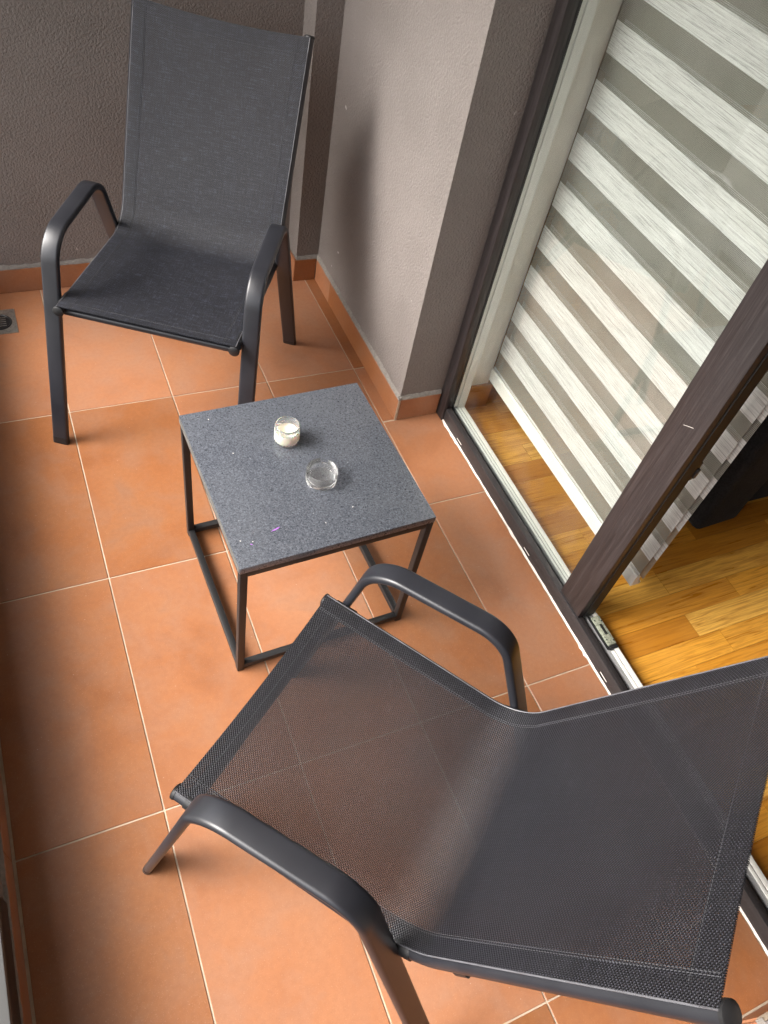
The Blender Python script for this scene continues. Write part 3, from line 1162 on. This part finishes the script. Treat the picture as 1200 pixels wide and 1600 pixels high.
def make_chair(label):
    ch = thing('garden_chair', label, 'chair', group='mesh armchairs on the balcony')
    N = 90
    rl, Ltot = rail_path(-1, N)
    rr_, _ = rail_path(1, N)
    Xv = Vector((1, 0, 0))
    nrm = []
    for i in range(N):
        t = (rl[min(i + 1, N - 1)] - rl[max(i - 1, 0)]).normalized()
        nrm.append(-(Xv.cross(t)).normalized() if (-(Xv.cross(t))).z + (-(Xv.cross(t))).y > 0 else Xv.cross(t).normalized())
    # rails with end caps
    for side, pth in ((-1, rl), (1, rr_)):
        bm = bmesh.new()
        tube(bm, pth, circle(RR, 16), Xv, (True, True))
        rail = finish(bm, 'rail', MT['metal'], ch, True, 50)
        for e, k in ((0, 1), (N - 1, N - 2)):
            d = (pth[e] - pth[k]).normalized()
            bm = bmesh.new()
            r0 = RR * 1.10
            pp = [pth[e] - d * .002, pth[e] + d * .003, pth[e] + d * .0050]
            rings = []
            for p_, r_ in zip(pp, (r0, r0, r0 * .8)):
                lat = Xv; nor = d.cross(lat).normalized()
                rings.append([bm.verts.new(p_ + lat * a + nor * b) for a, b in circle(r_, 18)])
            for a_, b_ in zip(rings, rings[1:]):
                for i in range(18):
                    bm.faces.new((a_[i], a_[(i + 1) % 18], b_[(i + 1) % 18], b_[i]))
            bm.faces.new(rings[0]); bm.faces.new(rings[-1])
            finish(bm, 'end_cap', MT['black'], rail, True, 40)
    # sling
    def surf(i0, i1, cols, off, name, mat, parent, sag=True):
        """cols: list of (fraction across or ('wrap', side, angle))"""
        bm = bmesh.new()
        uvl = bm.loops.layers.uv.new('UVMap')
        grid = []
        uvs = {}
        for i in range(i0, i1 + 1):
            f = i / (N - 1)
            row = []
            a, b = rl[i], rr_[i]
            for c in cols:
                if isinstance(c, tuple):
                    _, side, ang = c
                    base = a if side < 0 else b
                    p = base + Xv * (side * off * math.sin(ang)) + nrm[i] * (off * math.cos(ang))
                    u = side * ((b - a).length / 2 + off * ang)
                else:
                    p = a.lerp(b, c) + nrm[i] * off
                    if sag:
                        x = 2 * c - 1
                        seat = math.exp(-((f - .2) / .16) ** 2)
                        back = math.exp(-((f - .75) / .25) ** 2)
                        p -= nrm[i] * (1 - x * x) * (.008 * seat + .010 * back)
                        if f > .8:       # free top hem dips in the middle
                            t = (rl[i] - rl[i - 1]).normalized()
                            p -= t * (1 - x * x) * .009 * ((f - .8) / .2)
                        if f < .1:
                            p -= Vector((0, 1, .3)) * (1 - x * x) * .004 * (1 - f / .1)
                    u = (c - .5) * (b - a).length
                v = bm.verts.new(p)
                uvs[v] = (u, f * Ltot)
                row.append(v)
            grid.append(row)
        for r0, r1 in zip(grid, grid[1:]):
            for j in range(len(cols) - 1):
                fc = bm.faces.new((r0[j], r0[j + 1], r1[j + 1], r1[j]))
                for lp in fc.loops:
                    lp[uvl].uv = uvs[lp.vert]
        return finish(bm, name, MT[mat], parent, True, 80)
    i_s, i_e = 0, N - 1
    wraps_l = [('w', -1, R(a)) for a in (14, 10, 6)]
    wraps_r = [('w', 1, R(a)) for a in (6, 10, 14)]
    fr = [j / 28 for j in range(29)]
    off = RR + .0016
    sl = surf(i_s, i_e, wraps_l + fr + wraps_r, off, 'sling', 'sling', ch)
    hw = .024 / .44
    surf(i_s, i_e, wraps_l + fr + wraps_r, off - .0006, 'backing', 'sling', sl)
    surf(i_s, i_e, [.012 + (hw) * j / 4 for j in range(5)], off - .0024, 'side_hem', 'sling', sl)
    surf(i_s, i_e, [1 - .012 - (hw) * j / 4 for j in range(5)], off - .0024, 'side_hem', 'sling', sl)
    surf(i_s, i_s + 2, fr[1:-1], off - .0026, 'front_hem', 'sling', sl)
    surf(i_e - 4, i_e, fr[1:-1], off - .0026, 'top_hem', 'sling', sl)
    # cord along each edge of the sling, its grey lightened to paint the edge highlight
    for side, pth in ((-1, rl), (1, rr_)):
        bm = bmesh.new()
        pts = [pth[i] + Xv * (side * off * math.sin(R(15))) + nrm[i] * off * math.cos(R(15)) for i in range(i_s, i_e + 1)]
        tube(bm, pts, circle(.0013, 6), Xv)
        finish(bm, 'edge_cord', MT['cord'], sl, True, 60)
    # stitching: two rows beside each side hem, one along the front and the top hem
    bm = bmesh.new()
    def stitch(p, q_, n_):
        d = (q_ - p)
        sd_ = d.cross(n_).normalized() * .00045
        up_ = n_ * .0007
        vs = [bm.verts.new(x) for x in (p + sd_, p - sd_, q_ - sd_, q_ + sd_, p + sd_ * .5 + up_, p - sd_ * .5 + up_, q_ - sd_ * .5 + up_, q_ + sd_ * .5 + up_)]
        for fidx in ((4, 5, 6, 7), (0, 1, 5, 4), (1, 2, 6, 5), (2, 3, 7, 6), (3, 0, 4, 7)):
            bm.faces.new([vs[k_] for k_ in fidx])
    def spt(f, c):
        g = f * (N - 1)
        i = min(int(g), N - 2); r_ = g - i
        a = rl[i].lerp(rl[i + 1], r_); b = rr_[i].lerp(rr_[i + 1], r_)
        n_ = nrm[i].lerp(nrm[i + 1], r_).normalized()
        p = a.lerp(b, c) + n_ * (off + .0002)
        x = 2 * c - 1
        p -= n_ * (1 - x * x) * (.008 * math.exp(-((f - .2) / .16) ** 2) + .010 * math.exp(-((f - .75) / .25) ** 2))
        if f > .8:
            t = (rl[i + 1] - rl[i]).normalized()
            p -= t * (1 - x * x) * .009 * ((f - .8) / .2)
        if f < .1:
            p -= Vector((0, 1, .3)) * (1 - x * x) * .004 * (1 - f / .1)
        return p, n_
    f0, f1 = (i_s + .3) / (N - 1), (i_e - .3) / (N - 1)
    for c in (.059, .067, .933, .941):
        n_ = 190
        for k_ in range(n_):
            fa = f0 + (f1 - f0) * k_ / n_
            p, nn = spt(fa, c); q_, _ = spt(fa + (f1 - f0) / n_ * .62, c)
            stitch(p, q_, nn)
    for f in (f0 + .020, f1 - .037):
        for k_ in range(80):
            c = .04 + .92 * k_ / 80
            p, nn = spt(f, c); q_, _ = spt(f, c + .92 / 80 * .62)
            stitch(p, q_, nn)
    tag(finish(bm, 'stitching', MT['thread'], sl), kind='stuff')
    # front cross bar under the sling
    bm = bmesh.new()
    yb, zb = CH['yF'] - .025, CH['zF'] - .0125
    tube(bm, [Vector((x, yb, zb)) for x in (-CH['wf'] + .002, -.1, 0, .1, CH['wf'] - .002)], [(a, b) for a, b in rrect(.024, .018, .007, 3)], Vector((0, 1, 0)))
    finish(bm, 'cross_bar', MT['metal'], ch, True, 40)
    # rear cross bar low behind the bend
    # legs and armrests: one flat tube cut where its runs are straight
    sec = rrect(.044, .0175, .0072, 4)
    for side in (-1, 1):
        P = [Vector((side * CH['a1'], CH['yf'], .004)), Vector((side * CH['a2'], CH['y2'], CH['z2'])),
             Vector((side * CH['a3'], CH['y3'], CH['z3'])), Vector((side * CH['a4'], CH['y4'], .004))]
        pth = fillet(P, [.085, .070], n=12)
        # cut points on the straight runs
        cut1 = pth[0].lerp(pth[1], .80)
        cut2 = pth[-1].lerp(pth[-2], .80)
        front = [pth[0].lerp(cut1, k_ / 6) for k_ in range(7)]
        arm = [cut1] + pth[1:-1] + [cut2]
        rear = [cut2.lerp(pth[-1], k_ / 6) for k_ in range(7)]
        # keep the section square to the run at both cuts
        arm = [cut1, cut1.lerp(pth[1], .5)] + pth[1:-1] + [cut2.lerp(pth[-2], .5), cut2]
        bm = bmesh.new(); tube(bm, arm, sec, Xv, (False, False)); finish(bm, 'armrest', MT['metal'], ch, True, 40)
        for run, top_end in ((front, 6), (rear, 0)):
            bm = bmesh.new(); tube(bm, run, sec, Xv, (True, True)); lg = finish(bm, 'leg', MT['metal'], ch, True, 40)
            ft = run[0] if top_end == 6 else run[-1]
            nx = run[1] if top_end == 6 else run[-2]
            d = (ft - nx).normalized()
            bm = bmesh.new()
            tube(bm, [ft - d * .016, ft - d * .002, ft + d * .0045], rrect(.0452, .0187, .0078, 4), Xv)
            finish(bm, 'foot_cap', MT['black'], lg, True, 40)
        # spacers and bolts between rail and side frame
        for pt, a_, b_, tlab in (((side, .40), P[0], P[1], 'front'), ((side, .02), P[2], P[3], 'rear')):
            yy_ = pt[1]
            rail_ = rl if side < 0 else rr_
            best = None
            for q2 in range(2, N // 2 + 8):
                if tlab == 'front' and abs(rail_[q2].y - yy_) > .03: continue
                if tlab == 'rear' and rail_[q2].y > .12: continue
                k2 = min(max((a_.z - rail_[q2].z) / (a_.z - b_.z), 0), 1)
                lp_ = a_.lerp(b_, k2)
                e_ = abs(lp_.y - rail_[q2].y)
                if best is None or e_ < best[0]: best = (e_, q2, lp_)
            _, i, lp_ = best
            rp_ = rail_[i]
            zz_ = rp_.z
            bm = bmesh.new()
            tube(bm, [Vector((rp_.x, rp_.y, zz_)), Vector((lp_.x - side * .006, lp_.y, zz_))], circle(.0062, 10), Vector((0, 0, 1)))
            sp = finish(bm, 'bolt', MT['metal'], ch, True, 40)
            bm = bmesh.new()
            c0 = Vector((rp_.x, rp_.y, zz_)); 
            t_ = (rl[min(i + 1, N - 1)] - rl[max(i - 1, 0)]).normalized()
            tube(bm, [c0 - t_ * .022, c0 - t_ * .018, c0 + t_ * .018, c0 + t_ * .022], circle(RR * 1.16, 16), Xv)
            finish(bm, 'collar', MT['black'], sp, True, 40)
        # small stacking pad on the back of the rail a little above the bend
        i = int(N * .555)
        pc = (rl if side < 0 else rr_)[i] - nrm[i] * (RR + .001) + Xv * side * .004
        t_ = (rl[i + 1] - rl[i - 1]).normalized()
        bm = bmesh.new()
        tube(bm, [pc - t_ * .014, pc - t_ * .012, pc + t_ * .012, pc + t_ * .014], rrect(.012, .011, .003, 2), Xv)
        finish(bm, 'stacking_pad', MT['black'], ch, True, 40)
    return ch


def kids(o):
    return [c for c in bpy.data.objects if c.parent == o]


def copy_tree(o, parent=None):
    c = o.copy()
    COL.objects.link(c)
    c.parent = parent
    for ch in kids(o):
        copy_tree(ch, c)
    return c


far_chair = make_chair('charcoal mesh armchair against the back wall with its back to the corner')
near_chair = copy_tree(far_chair)
# the far chair gets a denser, bluer copy of the same mesh
for o_ in kids(far_chair):
    for p_ in [o_] + kids(o_):
        if p_.name.split('.')[0] in ('sling', 'backing', 'side_hem', 'front_hem', 'top_hem'):
            p_.data = p_.data.copy()
            p_.data.materials[0] = MT['sling2']
near_chair['label'] = 'charcoal mesh armchair in front, seen from above, backed against the open door'
far_chair.location = (.4388, .7769, 0)
far_chair.rotation_euler = (0, 0, 2.59203)
near_chair.location = (.4580, -.9338, 0)
near_chair.rotation_euler = (0, 0, .65162)
